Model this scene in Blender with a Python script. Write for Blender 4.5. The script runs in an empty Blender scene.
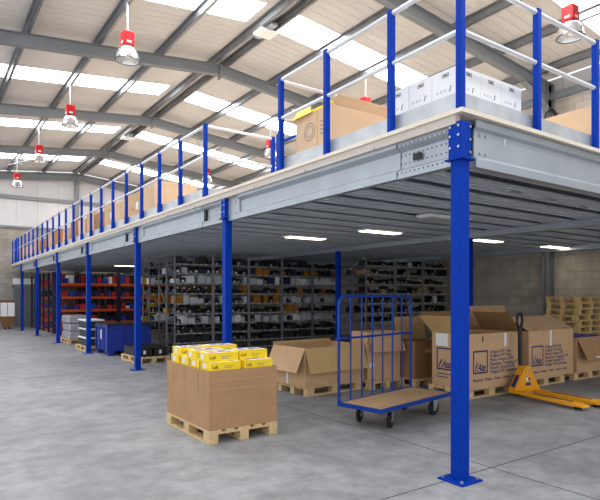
import bpy, bmesh, math, random
from mathutils import Matrix, Vector
random.seed(7)
S = bpy.context.scene
COL = S.collection
PI = math.pi
R = math.radians

# ------------------------------------------------------------------ materials
def lin(c):
    c /= 255.0
    return c / 12.92 if c <= 0.04045 else ((c + 0.055) / 1.055) ** 2.4
def rgb(r, g, b): return (lin(r), lin(g), lin(b), 1)
MATS = {}
def mat(name, col, rough=0.6, metal=0.0, noise=None, bump=None, emit=0, spec=None, stretch=None):
    m = bpy.data.materials.new(name); m.use_nodes = True
    nt = m.node_tree; p = nt.nodes['Principled BSDF']
    p.inputs['Base Color'].default_value = col
    p.inputs['Roughness'].default_value = rough
    p.inputs['Metallic'].default_value = metal
    if spec is not None: p.inputs['Specular IOR Level'].default_value = spec
    if emit:
        p.inputs['Emission Color'].default_value = col
        p.inputs['Emission Strength'].default_value = emit
    if noise or bump:
        tc = nt.nodes.new('ShaderNodeTexCoord')
        vec = tc.outputs['Object']
        if stretch:
            mp = nt.nodes.new('ShaderNodeMapping'); mp.inputs['Scale'].default_value = stretch
            nt.links.new(vec, mp.inputs['Vector']); vec = mp.outputs['Vector']
    if noise:
        sc, amt = noise
        n = nt.nodes.new('ShaderNodeTexNoise'); n.inputs['Scale'].default_value = sc; n.inputs['Detail'].default_value = 5
        nt.links.new(vec, n.inputs['Vector'])
        r = nt.nodes.new('ShaderNodeValToRGB')
        a = tuple(max(0, c * (1 - amt)) for c in col[:3]) + (1,)
        b = tuple(min(1, c * (1 + amt)) for c in col[:3]) + (1,)
        r.color_ramp.elements[0].color = a; r.color_ramp.elements[0].position = 0.3
        r.color_ramp.elements[1].color = b; r.color_ramp.elements[1].position = 0.7
        nt.links.new(n.outputs['Fac'], r.inputs['Fac']); nt.links.new(r.outputs['Color'], p.inputs['Base Color'])
    if bump:
        sc, st = bump
        n = nt.nodes.new('ShaderNodeTexNoise'); n.inputs['Scale'].default_value = sc
        nt.links.new(vec, n.inputs['Vector'])
        bp = nt.nodes.new('ShaderNodeBump'); bp.inputs['Strength'].default_value = st; bp.inputs['Distance'].default_value = 0.01
        nt.links.new(n.outputs['Fac'], bp.inputs['Height']); nt.links.new(bp.outputs['Normal'], p.inputs['Normal'])
    MATS[name] = m
    return m

BLUE = mat('blue_paint', (0.0006, 0.036, 0.35, 1), 0.45, noise=(6, 0.06), spec=0.08)
CARTBLUE = mat('cart_blue_paint', rgb(14, 60, 148), 0.42, spec=0.25)
NAVY = mat('navy_plastic', rgb(20, 48, 150), 0.45)
GALV = mat('galvanised_steel', rgb(168, 175, 182), 0.38, 0.45, noise=(3, 0.07))
GALVD = mat('joist_steel', rgb(206, 214, 222), 0.4, 0.3, noise=(6, 0.15), stretch=(0.3, 3, 3))
TOE = mat('toe_board_zinc', rgb(188, 192, 196), 0.4, 0.35, noise=(5, 0.14))
RAIL = mat('pale_rail_tube', rgb(222, 224, 228), 0.3, 0.3)
CHIP = mat('chipboard', rgb(226, 214, 198), 0.7, noise=(60, 0.08))
FLANGE = mat('pale_edge_strip', rgb(194, 184, 174), 0.5, 0.1)
CARD = mat('cardboard', rgb(178, 137, 98), 0.8, noise=(4, 0.07), bump=(30, 0.15))
CARD2 = mat('cardboard_pale', rgb(206, 168, 128), 0.8, noise=(4, 0.07), bump=(30, 0.15))
CARDD = mat('cardboard_brown', rgb(152, 115, 76), 0.82, noise=(5, 0.09), bump=(30, 0.2))
CARDIN = mat('cardboard_lining', rgb(208, 172, 116), 0.8, noise=(5, 0.06))
WOOD = mat('pallet_wood', rgb(214, 184, 136), 0.75, noise=(7, 0.16), stretch=(1, 6, 6))
WOODG = mat('pallet_wood_golden', rgb(220, 186, 124), 0.75, noise=(7, 0.16), stretch=(1, 6, 6))
PLY = mat('plywood', rgb(190, 154, 112), 0.6, noise=(5, 0.12), stretch=(1, 5, 1))
YEL = mat('yellow_print', rgb(252, 218, 10), 0.45)
WHITE = mat('white_paper', rgb(236, 236, 238), 0.6)
WCARD = mat('white_carton_board', rgb(240, 240, 242), 0.6)
GREYP = mat('grey_print', rgb(120, 122, 128), 0.7)
INK = mat('black_ink', rgb(22, 22, 26), 0.6)
NAVYINK = mat('navy_ink', rgb(26, 44, 104), 0.7)
REDINK = mat('red_ink', rgb(206, 70, 78), 0.6)
BLUEINK = mat('pale_blue_ink', rgb(120, 140, 200), 0.6)
GREENINK = mat('green_ink', rgb(20, 130, 70), 0.6)
JACK = mat('jack_yellow', rgb(240, 164, 22), 0.35, noise=(6, 0.06))
BLACK = mat('black_plastic', rgb(20, 20, 22), 0.5)
RUBBER = mat('black_rubber', rgb(24, 24, 25), 0.75)
ZINC = mat('zinc_bracket', rgb(190, 190, 192), 0.3, 0.8)
STEELG = mat('grey_frame_steel', rgb(128, 131, 135), 0.5, 0.1, noise=(3, 0.05))
PURL = mat('purlin_zinc', rgb(140, 143, 147), 0.35, 0.65, noise=(4, 0.15))
RACK = mat('shelving_steel', rgb(150, 154, 160), 0.45, 0.35)
RACKB = mat('rack_upright_blue', rgb(30, 38, 66), 0.5)
ORANGE = mat('orange_beam', rgb(226, 92, 40), 0.5)
REDL = mat('lamp_red', rgb(206, 26, 34), 0.4)
BELL = mat('lamp_reflector', rgb(225, 225, 225), 0.18, 0.75)
BULB = mat('lamp_glass', rgb(240, 240, 235), 0.2)
FILM = mat('stretch_film', rgb(168, 170, 176), 0.25, noise=(9, 0.25), bump=(14, 0.8))
BROWN = mat('board_brown', rgb(120, 84, 48), 0.8)
PARTBLK = mat('cast_black', rgb(34, 35, 38), 0.4, 0.3)
PARTSIL = mat('machined_silver', rgb(190, 192, 196), 0.25, 0.8)
CARTG = mat('carton_grey', rgb(204, 206, 212), 0.7)
CARTO = mat('carton_ochre', rgb(176, 118, 36), 0.7)
CARTK = mat('carton_black', rgb(40, 42, 48), 0.6)
CARTN = mat('carton_navy', rgb(34, 46, 92), 0.6)
CARTT = mat('carton_tan', rgb(170, 138, 98), 0.75)
CARTR = mat('carton_red', rgb(200, 44, 54), 0.6)
CARTB = mat('carton_blue', rgb(44, 66, 170), 0.6)
CARTY = mat('carton_yellow', rgb(222, 200, 30), 0.6)
TUBEL = mat('lit_diffuser', (1.0, 0.90, 0.72, 1), 0.5, emit=6)
SKYL = mat('rooflight_sheet', (0.97, 0.985, 1.0, 1), 0.5, emit=12.0)
GREYDOOR = mat('grey_door_paint', rgb(110, 112, 116), 0.5)

def nodes_floor():
    m = bpy.data.materials.new('concrete_floor'); m.use_nodes = True
    nt = m.node_tree; N = nt.nodes; L = nt.links; p = N['Principled BSDF']
    tc = N.new('ShaderNodeTexCoord')
    def noise(sc, det=6, rough=0.6):
        n = N.new('ShaderNodeTexNoise'); n.inputs['Scale'].default_value = sc; n.inputs['Detail'].default_value = det
        n.inputs['Roughness'].default_value = rough; L.new(tc.outputs['Object'], n.inputs['Vector']); return n
    n1 = noise(0.55); n2 = noise(3.2, 12, 0.72); n3 = noise(40, 2)
    r1 = N.new('ShaderNodeValToRGB')
    r1.color_ramp.elements[0].color = rgb(133, 134, 137); r1.color_ramp.elements[0].position = 0.32
    r1.color_ramp.elements[1].color = rgb(163, 164, 166); r1.color_ramp.elements[1].position = 0.68
    L.new(n1.outputs['Fac'], r1.inputs['Fac'])
    r2 = N.new('ShaderNodeValToRGB')
    r2.color_ramp.elements[0].color = (0.62, 0.62, 0.62, 1); r2.color_ramp.elements[0].position = 0.36
    r2.color_ramp.elements[1].color = (1.1, 1.1, 1.1, 1); r2.color_ramp.elements[1].position = 0.60
    L.new(n2.outputs['Fac'], r2.inputs['Fac'])
    mx = N.new('ShaderNodeMix'); mx.data_type = 'RGBA'; mx.blend_type = 'MULTIPLY'; mx.inputs[0].default_value = 0.8
    L.new(r1.outputs['Color'], mx.inputs[6]); L.new(r2.outputs['Color'], mx.inputs[7])
    sp = N.new('ShaderNodeSeparateXYZ'); L.new(tc.outputs['Object'], sp.inputs[0])
    def joint(axis, off, per, w):
        a = N.new('ShaderNodeMath'); a.operation = 'SUBTRACT'; a.inputs[1].default_value = off; L.new(sp.outputs[axis], a.inputs[0])
        b = N.new('ShaderNodeMath'); b.operation = 'PINGPONG'; b.inputs[1].default_value = per / 2; L.new(a.outputs[0], b.inputs[0])
        c = N.new('ShaderNodeMath'); c.operation = 'LESS_THAN'; c.inputs[1].default_value = w; L.new(b.outputs[0], c.inputs[0]); return c
    jx = joint('X', 4.36, 5.0, 0.009); jy = joint('Y', 3.12, 40.0, 0.009)
    mxj = N.new('ShaderNodeMath'); mxj.operation = 'MAXIMUM'; L.new(jx.outputs[0], mxj.inputs[0]); L.new(jy.outputs[0], mxj.inputs[1])
    mj = N.new('ShaderNodeMix'); mj.data_type = 'RGBA'; mj.inputs[7].default_value = rgb(84, 82, 80)
    L.new(mxj.outputs[0], mj.inputs[0]); L.new(mx.outputs[2], mj.inputs[6])
    L.new(mj.outputs[2], p.inputs['Base Color'])
    mr = N.new('ShaderNodeMapRange'); mr.inputs[3].default_value = 0.45; mr.inputs[4].default_value = 0.62; p.inputs['Specular IOR Level'].default_value = 0.35
    L.new(n2.outputs['Fac'], mr.inputs[0]); L.new(mr.outputs[0], p.inputs['Roughness'])
    bp = N.new('ShaderNodeBump'); bp.inputs['Strength'].default_value = 0.12; bp.inputs['Distance'].default_value = 0.01
    L.new(n3.outputs['Fac'], bp.inputs['Height']); L.new(bp.outputs['Normal'], p.inputs['Normal'])
    return m
def nodes_block(name, ax, c1, c2, cm, w, h):
    m = bpy.data.materials.new(name); m.use_nodes = True
    nt = m.node_tree; N = nt.nodes; L = nt.links; p = N['Principled BSDF']
    tc = N.new('ShaderNodeTexCoord'); sp = N.new('ShaderNodeSeparateXYZ'); L.new(tc.outputs['Object'], sp.inputs[0])
    cb = N.new('ShaderNodeCombineXYZ'); L.new(sp.outputs[ax], cb.inputs[0]); L.new(sp.outputs['Z'], cb.inputs[1])
    b = N.new('ShaderNodeTexBrick'); L.new(cb.outputs[0], b.inputs['Vector'])
    b.inputs['Color1'].default_value = c1; b.inputs['Color2'].default_value = c2; b.inputs['Mortar'].default_value = cm
    b.inputs['Scale'].default_value = 1.0; b.inputs['Mortar Size'].default_value = 0.012
    b.inputs['Brick Width'].default_value = w; b.inputs['Row Height'].default_value = h; b.inputs['Mortar Smooth'].default_value = 0.3
    n = N.new('ShaderNodeTexNoise'); n.inputs['Scale'].default_value = 2.3; n.inputs['Detail'].default_value = 6; L.new(tc.outputs['Object'], n.inputs['Vector'])
    r = N.new('ShaderNodeValToRGB'); r.color_ramp.elements[0].color = (0.72, 0.72, 0.72, 1); r.color_ramp.elements[0].position = 0.3
    r.color_ramp.elements[1].color = (1.1, 1.1, 1.1, 1); r.color_ramp.elements[1].position = 0.7; L.new(n.outputs['Fac'], r.inputs['Fac'])
    mx = N.new('ShaderNodeMix'); mx.data_type = 'RGBA'; mx.blend_type = 'MULTIPLY'; mx.inputs[0].default_value = 0.8
    L.new(b.outputs['Color'], mx.inputs[6]); L.new(r.outputs['Color'], mx.inputs[7]); L.new(mx.outputs[2], p.inputs['Base Color'])
    bp = N.new('ShaderNodeBump'); bp.inputs['Strength'].default_value = 0.5; bp.inputs['Distance'].default_value = 0.01; bp.invert = True
    L.new(b.outputs['Fac'], bp.inputs['Height']); L.new(bp.outputs['Normal'], p.inputs['Normal'])
    p.inputs['Roughness'].default_value = 0.85
    return m
def nodes_ribbed(name, col, ax, per, width):
    """profiled sheet: fine ribs at a regular spacing along one axis"""
    m = bpy.data.materials.new(name); m.use_nodes = True
    nt = m.node_tree; N = nt.nodes; L = nt.links; p = N['Principled BSDF']
    tc = N.new('ShaderNodeTexCoord'); sp = N.new('ShaderNodeSeparateXYZ'); L.new(tc.outputs['Object'], sp.inputs[0])
    b = N.new('ShaderNodeMath'); b.operation = 'PINGPONG'; b.inputs[1].default_value = per / 2; L.new(sp.outputs[ax], b.inputs[0])
    c = N.new('ShaderNodeMapRange'); c.inputs[1].default_value = 0; c.inputs[2].default_value = width; L.new(b.outputs[0], c.inputs[0])
    n = N.new('ShaderNodeTexNoise'); n.inputs['Scale'].default_value = 0.7; n.inputs['Detail'].default_value = 4; L.new(tc.outputs['Object'], n.inputs['Vector'])
    r = N.new('ShaderNodeValToRGB'); r.color_ramp.elements[0].color = tuple(x * 0.9 for x in col[:3]) + (1,); r.color_ramp.elements[0].position = .35
    r.color_ramp.elements[1].color = col; r.color_ramp.elements[1].position = .65
    L.new(n.outputs['Fac'], r.inputs['Fac']); L.new(r.outputs['Color'], p.inputs['Base Color'])
    bp = N.new('ShaderNodeBump'); bp.inputs['Strength'].default_value = 1.0; bp.inputs['Distance'].default_value = 0.014
    L.new(c.outputs[0], bp.inputs['Height']); L.new(bp.outputs['Normal'], p.inputs['Normal'])
    p.inputs['Roughness'].default_value = 0.5
    return m
def nodes_perforated():
    m = GALV.copy(); m.name = 'punched_galvanised_steel'; nt = m.node_tree; N = nt.nodes; L = nt.links; p = N['Principled BSDF']
    tc = N.new('ShaderNodeTexCoord'); sp = N.new('ShaderNodeSeparateXYZ'); L.new(tc.outputs['Object'], sp.inputs[0])
    def M(op, a, b=None):
        n = N.new('ShaderNodeMath'); n.operation = op
        for k, q in enumerate((a, b)):
            if q is None: continue
            if isinstance(q, (int, float)): n.inputs[k].default_value = q
            else: L.new(q, n.inputs[k])
        return n.outputs[0]
    dy = M('PINGPONG', sp.outputs['Y'], 0.0275); dy2 = M('MULTIPLY', dy, dy); mask = None
    for z in (2.785, 2.885, 2.965, 3.05):
        dz = M('SUBTRACT', sp.outputs['Z'], z); d2 = M('ADD', M('MULTIPLY', dz, dz), dy2); k = M('LESS_THAN', d2, 0.0085 ** 2)
        mask = k if mask is None else M('MAXIMUM', mask, k)
    src = p.inputs['Base Color'].links[0].from_socket
    mx = N.new('ShaderNodeMix'); mx.data_type = 'RGBA'; mx.inputs[7].default_value = (0.01, 0.01, 0.012, 1)
    L.new(mask, mx.inputs[0]); L.new(src, mx.inputs[6]); L.new(mx.outputs[2], p.inputs['Base Color'])
    return m
PERF = nodes_perforated()
CREASE = mat('card_crease', rgb(186, 146, 107), 0.8)
CARDP = mat('cardboard_peach', rgb(216, 184, 152), 0.8, noise=(4, 0.05), bump=(30, 0.15))
LABEL = mat('shelf_label_card', rgb(222, 218, 200), 0.6)
FLOOR = nodes_floor()
BLOCKR = nodes_block('block_wall_right', 'Y', rgb(178, 168, 156), rgb(196, 186, 173), rgb(172, 163, 152), 0.45, 0.225)
BLOCKF = nodes_block('block_wall_far', 'X', rgb(146, 139, 130), rgb(162, 154, 145), rgb(140, 134, 126), 0.45, 0.225)
ROOF = nodes_ribbed('roof_liner_sheet', rgb(212, 207, 203), 'Y', 0.25, 0.035)
CLAD = nodes_ribbed('wall_liner_sheet', rgb(206, 204, 206), 'X', 1.0, 0.03)
CLADR = nodes_ribbed('wall_liner_sheet_side', rgb(206, 204, 206), 'Y', 1.0, 0.03)

# ------------------------------------------------------------------ mesh helpers
class MB:
    def __init__(s): s.v = []; s.f = []
    def add(s, vs, fs, M=None):
        o = len(s.v)
        s.v += [tuple(M @ Vector(v)) if M is not None else tuple(v) for v in vs]
        s.f += [tuple(i + o for i in f) for f in fs]; return s
    def box(s, x0, x1, y0, y1, z0, z1, M=None):
        vs = [(x, y, z) for z in (z0, z1) for y in (y0, y1) for x in (x0, x1)]
        return s.add(vs, [(0, 2, 3, 1), (4, 5, 7, 6), (0, 1, 5, 4), (2, 6, 7, 3), (0, 4, 6, 2), (1, 3, 7, 5)], M)
    def cyl(s, p0, p1, r0, r1=None, n=12, caps=True):
        r1 = r0 if r1 is None else r1
        p0 = Vector(p0); p1 = Vector(p1); d = (p1 - p0).normalized()
        a = d.orthogonal().normalized(); b = d.cross(a)
        vs = []
        for p, r in ((p0, r0), (p1, r1)):
            for i in range(n):
                t = 2 * PI * i / n; vs.append(p + a * (r * math.cos(t)) + b * (r * math.sin(t)))
        fs = [(i, (i + 1) % n, n + (i + 1) % n, n + i) for i in range(n)]
        if caps: fs += [tuple(range(n - 1, -1, -1)), tuple(range(n, 2 * n))]
        return s.add(vs, fs)
    def tube(s, pts, r, n=8, closed=False):
        pts = [Vector(p) for p in pts]; k = len(pts); rings = []; ref = None
        for i, p in enumerate(pts):
            if closed: d = pts[(i + 1) % k] - pts[i - 1]
            else: d = pts[min(i + 1, k - 1)] - pts[max(i - 1, 0)]
            d.normalize()
            if ref is None: ref = d.orthogonal().normalized()
            a = (ref - d * ref.dot(d))
            a = a.normalized() if a.length > 1e-4 else d.orthogonal().normalized()
            ref = a; b = d.cross(a)
            rings.append([p + a * (r * math.cos(2 * PI * j / n)) + b * (r * math.sin(2 * PI * j / n)) for j in range(n)])
        vs = [v for q in rings for v in q]; fs = []
        for i in range(k if closed else k - 1):
            i2 = (i + 1) % k
            for j in range(n): fs.append((i * n + j, i * n + (j + 1) % n, i2 * n + (j + 1) % n, i2 * n + j))
        if not closed: fs += [tuple(range(n - 1, -1, -1)), tuple(range((k - 1) * n, k * n))]
        return s.add(vs, fs)
    def prism(s, poly, plane, a, b, M=None):
        """poly in the plane ('XZ','YZ','XY'), extruded from a to b along the third axis"""
        def P(u, w, t): return {'XZ': (u, t, w), 'YZ': (t, u, w), 'XY': (u, w, t)}[plane]
        n = len(poly); vs = [P(u, w, a) for u, w in poly] + [P(u, w, b) for u, w in poly]
        fs = [(i, (i + 1) % n, n + (i + 1) % n, n + i) for i in range(n)] + [tuple(range(n - 1, -1, -1)), tuple(range(n, 2 * n))]
        return s.add(vs, fs, M)
    def lathe(s, prof, n=20, c=(0, 0, 0)):
        k = len(prof); vs = [(c[0] + r * math.cos(2 * PI * j / n), c[1] + r * math.sin(2 * PI * j / n), c[2] + z) for r, z in prof for j in range(n)]
        fs = [(i * n + j, i * n + (j + 1) % n, (i + 1) * n + (j + 1) % n, (i + 1) * n + j) for i in range(k - 1) for j in range(n)]
        return s.add(vs, fs)
    def build(s, name, m, parent=None, smooth=False, bevel=0):
        me = bpy.data.meshes.new(name); me.from_pydata(s.v, [], s.f)
        bm = bmesh.new(); bm.from_mesh(me); bmesh.ops.recalc_face_normals(bm, faces=bm.faces); bm.to_mesh(me); bm.free()
        me.materials.append(m)
        if smooth:
            for p in me.polygons: p.use_smooth = True
            me.set_sharp_from_angle(angle=R(38))
        o = bpy.data.objects.new(name, me); COL.objects.link(o)
        if parent is not None: o.parent = parent
        if bevel:
            md = o.modifiers.new('edge', 'BEVEL'); md.width = bevel; md.segments = 2; md.limit_method = 'ANGLE'
        return o
def tag(o, label, cat, group=None, kind=None):
    if label: o['label'] = label
    if cat: o['category'] = cat
    if group: o['group'] = group
    if kind: o['kind'] = kind
    return o
def thing(name, label, cat, loc=(0, 0, 0), rz=0, group=None):
    o = bpy.data.objects.new(name, None); COL.objects.link(o); o.empty_display_size = 0.1
    o.location = loc; o.rotation_euler = (0, 0, rz); return tag(o, label, cat, group)
def kids(o): return [c for c in ALLKIDS.get(o.name, [])]
ALLKIDS = {}
def copy_tree(src, children, loc, rz=0, label=None, group=None):
    """copy a thing and its parts (children: list of (part, sub-parts))"""
    r = src.copy(); COL.objects.link(r); r.location = loc; r.rotation_euler = (0, 0, rz)
    if label: r['label'] = label
    if group: r['group'] = group
    for ch, subs in children:
        c = ch.copy(); COL.objects.link(c); c.parent = r
        for g in subs:
            d = g.copy(); COL.objects.link(d); d.parent = c
    return r
def tree_of(root):
    ob = list(COL.objects); return [(c, [g for g in ob if g.parent == c]) for c in ob if c.parent == root]
def struct(o): o['kind'] = 'structure'; return o
def text(body, size, name, m, parent, M, shear=0, bold=0.0, align='LEFT', spacing=1.0):
    cu = bpy.data.curves.new(name, 'FONT'); cu.body = body; cu.size = size; cu.shear = shear; cu.extrude = 0.0006; cu.offset = bold
    cu.align_x = align; cu.space_character = spacing; cu.resolution_u = 3
    t = bpy.data.objects.new(name, cu); COL.objects.link(t)
    bpy.context.view_layer.update()
    dg = bpy.context.evaluated_depsgraph_get()
    me = bpy.data.meshes.new_from_object(t.evaluated_get(dg))
    bpy.data.objects.remove(t); bpy.data.curves.remove(cu)
    me.name = name; me.materials.clear(); me.materials.append(m); me.transform(M)
    o = bpy.data.objects.new(name, me); COL.objects.link(o)
    if parent is not None: o.parent = parent
    return o
# matrices that put a flat drawing (x right, y up) on a vertical face
def face_front(x, y, z):  # face looking towards -Y
    return Matrix.Translation((x, y, z)) @ Matrix.Rotation(PI / 2, 4, 'X')
def face_left(x, y, z):   # face looking towards -X
    return Matrix.Translation((x, y, z)) @ Matrix.Rotation(-PI / 2, 4, 'Z') @ Matrix.Rotation(PI / 2, 4, 'X')
ORD = ['zeroth', 'first', 'second', 'third', 'fourth', 'fifth', 'sixth', 'seventh', 'eighth', 'ninth', 'tenth', 'eleventh', 'twelfth',
       'thirteenth', 'fourteenth', 'fifteenth', 'sixteenth', 'seventeenth', 'eighteenth', 'nineteenth', 'twentieth', 'twenty-first', 'twenty-second', 'twenty-third']

# ------------------------------------------------------------------ building shell
RX, RZ, SL = 6.94, 8.15, 0.10          # ridge line, underside of purlins at the ridge, roof slope
XL, XR, YF, YB = -1.5, 14.3, -5.0, 31.2
def roofz(x): return RZ - SL * abs(x - RX)
struct(MB().box(XL - 1.5, XR + 0.2, YF - 2, YB + 0.2, -0.2, 0).build('floor', FLOOR))
struct(MB().box(XR, XR + 0.2, YF, YB, 0, 6.95).build('wall_right', BLOCKR))
struct(MB().box(XR, XR + 0.15, YF, YB, 6.95, roofz(XR) + 0.15).build('wall_right_upper', CLADR))
struct(MB().box(XL, XR, YB, YB + 0.2, 0, 5.15).build('wall_far', BLOCKF))
m = MB(); m.prism([(XL, 5.15), (XR, 5.15), (XR, roofz(XR) + .15), (RX, RZ + .15), (XL, roofz(XL) + .15)], 'XZ', YB, YB + 0.12)
struct(m.build('wall_far_upper', CLAD))
LIGHTS = [0.3, 5.9, 11.1, 17.0, 22.2, 27.8]
RW = 0.5
def slope_prism(mb, x0, x1, y0, y1, t=0.05, dz=0.19):
    mb.prism([(x0, roofz(x0) + dz), (x1, roofz(x1) + dz), (x1, roofz(x1) + dz + t), (x0, roofz(x0) + dz + t)], 'XZ', y0, y1)
cm = MB()
edges = [YF] + [e for y in LIGHTS for e in (y - RW, y + RW)] + [YB]
for i in range(0, len(edges), 2):
    slope_prism(cm, XL, RX, edges[i], edges[i + 1]); slope_prism(cm, RX, XR, edges[i], edges[i + 1])
for y in LIGHTS:
    slope_prism(cm, RX - 0.45, RX, y - RW, y + RW); slope_prism(cm, RX, RX + 0.45, y - RW, y + RW)
    slope_prism(cm, XL, XL + 1.0, y - RW, y + RW); slope_prism(cm, XR - 1.0, XR, y - RW, y + RW)
struct(cm.build('ceiling', ROOF))
wn = 0
for y in LIGHTS:
    for x0, x1 in ((XL + 1.0, RX - 0.45), (RX + 0.45, XR - 1.0)):
        wn += 1; w = MB(); slope_prism(w, x0, x1, y - RW, y + RW, 0.02, 0.20)
        struct(w.build('window_%d' % wn, SKYL))
# portal frames
FR = [2.7, 8.3, 13.9, 19.4, 25.0, 30.9]
FN = ['first frame over the near deck corner', 'frame whose column stands behind the pallet tower', 'frame crossing above the first hanging lamps', 'frame beyond the second hanging lamp',
      'frame beyond the third hanging lamp', 'last frame against the far cladding']
for i, y in enumerate(FR):
    t = thing('portal_frame', 'grey steel portal ' + FN[i], 'steel frame', (RX, y, 0), 0, 'portal frames of the roof')
    for sx in (-1, 1):
        xe = (XL if sx < 0 else XR - 0.02) - RX
        # I-section rafter: web and two flanges, deeper near the eaves
        r = MB(); D = 0.30
        def pr(mb, xa, xb, z0, z1, hw): mb.prism([(xa, RZ - SL * abs(xa) + z0), (xb, RZ - SL * abs(xb) + z0), (xb, RZ - SL * abs(xb) + z1), (xa, RZ - SL * abs(xa) + z1)], 'XZ', -hw, hw)
        pr(r, 0, xe, -D, 0, 0.012); pr(r, 0, xe, -0.016, 0, 0.085); pr(r, 0, xe, -D, -D + 0.016, 0.085)
        r.build('rafter', STEELG, t)
        h = MB(); xa = xe - sx * 1.3; za = RZ - SL * abs(xa) - D; zb = RZ - SL * abs(xe) - D
        h.prism([(xa, za), (xe, zb), (xe, zb - 0.45)], 'XZ', -0.012, 0.012)
        h.prism([(xa, za - 0.01), (xe, zb - 0.45), (xe, zb - 0.47), (xa, za - 0.03)], 'XZ', -0.085, 0.085)
        h.build('haunch', STEELG, t)
    xe = XR - 0.02 - RX
    c = MB(); zt = roofz(XR) - 0.02
    c.box(xe - 0.30, xe, -0.012, 0.012, 0, zt); c.box(xe - 0.30, xe - 0.284, -0.088, 0.088, 0, zt); c.box(xe - 0.016, xe, -0.088, 0.088, 0, zt)
    c.build('column', STEELG, t)
    p = MB(); p.box(-0.02, 0.02, -0.10, 0.10, RZ - 0.40, RZ); p.build('apex_plate', STEELG, t)
    c.v = []
# gable column and rail at the far wall
t = MB().box(RX - 0.1, RX + 0.1, YB - 0.2, YB - 0.02, 0, RZ - 0.3).build('gable_column', STEELG)
tag(t, 'grey steel gable column in the middle of the far wall', 'steel column')
t = MB().box(XL, XR - 0.35, YB - 0.12, YB - 0.02, 6.58, 6.76).build('sheeting_rail', STEELG)
tag(t, 'grey sheeting rail running across the white far cladding', 'steel rail')
t = MB().box(XL, XR - 0.35, YB - 0.10, YB - 0.01, 5.10, 5.2).build('trim_1', STEELG); struct(t)
# eaves beam at the side wall
t = MB(); t.box(XR - 0.16, XR - 0.02, YF, YB - 0.3, 6.98, 7.16)
tag(t.build('eaves_rail', STEELG), 'grey rail along the top of the block side wall', 'steel rail')
PX = [0.4, 2.0, 3.6, 5.2, 6.75, 7.13, 8.7, 10.3, 11.9, 13.5]
PN = ['purlin above the open floor, fourth down from the ridge on the lamp side', 'purlin third down from the ridge on the open floor side', 'purlin carrying the row of lamps over the open floor',
      'purlin next below the ridge on the open floor side', 'twin purlin at the ridge, open floor side', 'twin purlin at the ridge, block wall side',
      'purlin next below the ridge on the block wall side', 'purlin carrying the lamps above the deck', 'purlin second from the block wall eaves', 'purlin just above the block wall eaves']
for x, n in zip(PX, PN):
    q = MB(); z = roofz(x)
    q.box(x - 0.004, x + 0.004, YF, YB, z, z + 0.19); q.box(x - 0.004, x + 0.065, YF, YB, z, z + 0.008); q.box(x - 0.065, x + 0.004, YF, YB, z + 0.182, z + 0.19)
    tag(q.build('roof_purlin', PURL), 'zinc roof ' + n, 'purlin', 'roof purlins')
# bracing rods in the last bay
for (xa, ya, xb, yb, n) in ((2.0, 25.2, 5.2, 30.7, 'rising away from'), (5.2, 25.2, 2.0, 30.7, 'crossing back over'), (8.7, 19.6, 11.9, 24.8, 'above the deck beyond')):
    dz = 0.03 if xa < xb else 0.09
    b = MB(); b.cyl((xa, ya, roofz(xa) - dz), (xb, yb, roofz(xb) - dz), 0.02, n=8)
    tag(b.build('bracing_rod', GALV, smooth=True), 'thin steel roof bracing rod ' + n + ' the third hanging lamp', 'bracing rod', 'roof bracing rods')
# door in the far wall
dr = struct(MB().box(3.9, 4.8, YB - 0.05, YB, 0, 2.05).build('door_1', GREYDOOR))
f = MB(); f.box(3.82, 3.9, YB - .07, YB, 0, 2.13); f.box(4.8, 4.88, YB - .07, YB, 0, 2.13); f.box(3.82, 4.88, YB - .07, YB, 2.05, 2.13)
f.build('door_frame', STEELG, dr)
MB().box(4.68, 4.72, YB - 0.1, YB - .05, 0.98, 1.08).build('door_handle', ZINC, dr)
tag(MB().box(3.85, 4.85, YB - 0.06, YB, 2.2, 2.5).build('wall_box', WCARD), 'pale box panel on the far wall above the door', 'panel')

# ------------------------------------------------------------------ hanging lamps
def lamp_parts(t, drop):
    MB().cyl((0, 0, 0.55), (0, 0, 0.55 + drop), 0.012, n=8).build('suspension_rod', RAIL, t, smooth=True)
    MB().cyl((0, 0, 0.53), (0, 0, 0.56), 0.05, n=12).build('rod_collar', ZINC, t, smooth=True)
    g = MB().box(-0.105, 0.105, -0.105, 0.105, 0.27, 0.53).build('gear_box', REDL, t, bevel=0.012)
    MB().box(-0.107, -0.1045, -0.045, 0.045, 0.31, 0.35).build('rating_label', WHITE, g)
    MB().box(-0.045, 0.045, -0.107, -0.1045, 0.31, 0.35).build('rating_label', WHITE, g)
    b = MB(); b.lathe([(0.06, 0.27), (0.11, 0.255), (0.165, 0.20), (0.20, 0.12), (0.215, 0.03), (0.225, 0.0), (0.218, 0.0), (0.205, 0.03), (0.19, 0.12), (0.155, 0.19), (0.10, 0.24), (0.0, 0.25)], 24)
    b.build('reflector', BELL, t, smooth=True)
    r = [(0.222 * math.cos(2 * PI * k / 24), 0.222 * math.sin(2 * PI * k / 24), 0.0) for k in range(24)]
    MB().tube(r, 0.008, 6, closed=True).build('rim', BLACK, t, smooth=True)
    u = MB(); u.lathe([(0.001, 0.23), (0.03, 0.22), (0.03, 0.17), (0.06, 0.12), (0.06, 0.08), (0.035, 0.045), (0.001, 0.035)], 14)
    u.build('bulb', BULB, t, smooth=True)
def lamp(x, y, label):
    zt = roofz(x); k = 1.12; zb = zt - 1.08 * k
    t = thing('high_bay_lamp', label, 'lamp', (x, y, zb), 0, 'hanging high bay lamps'); lamp_parts(t, 1.08 - 0.55); t.scale = (k, k, k); return t
lamp(3.6, 11.55, 'red-topped bell lamp, first and biggest of the row over the open floor')
lamp(3.6, 16.95, 'red-topped bell lamp, second of the row over the open floor')
lamp(3.6, 22.1, 'red-topped bell lamp, third of the row over the open floor')
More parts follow.
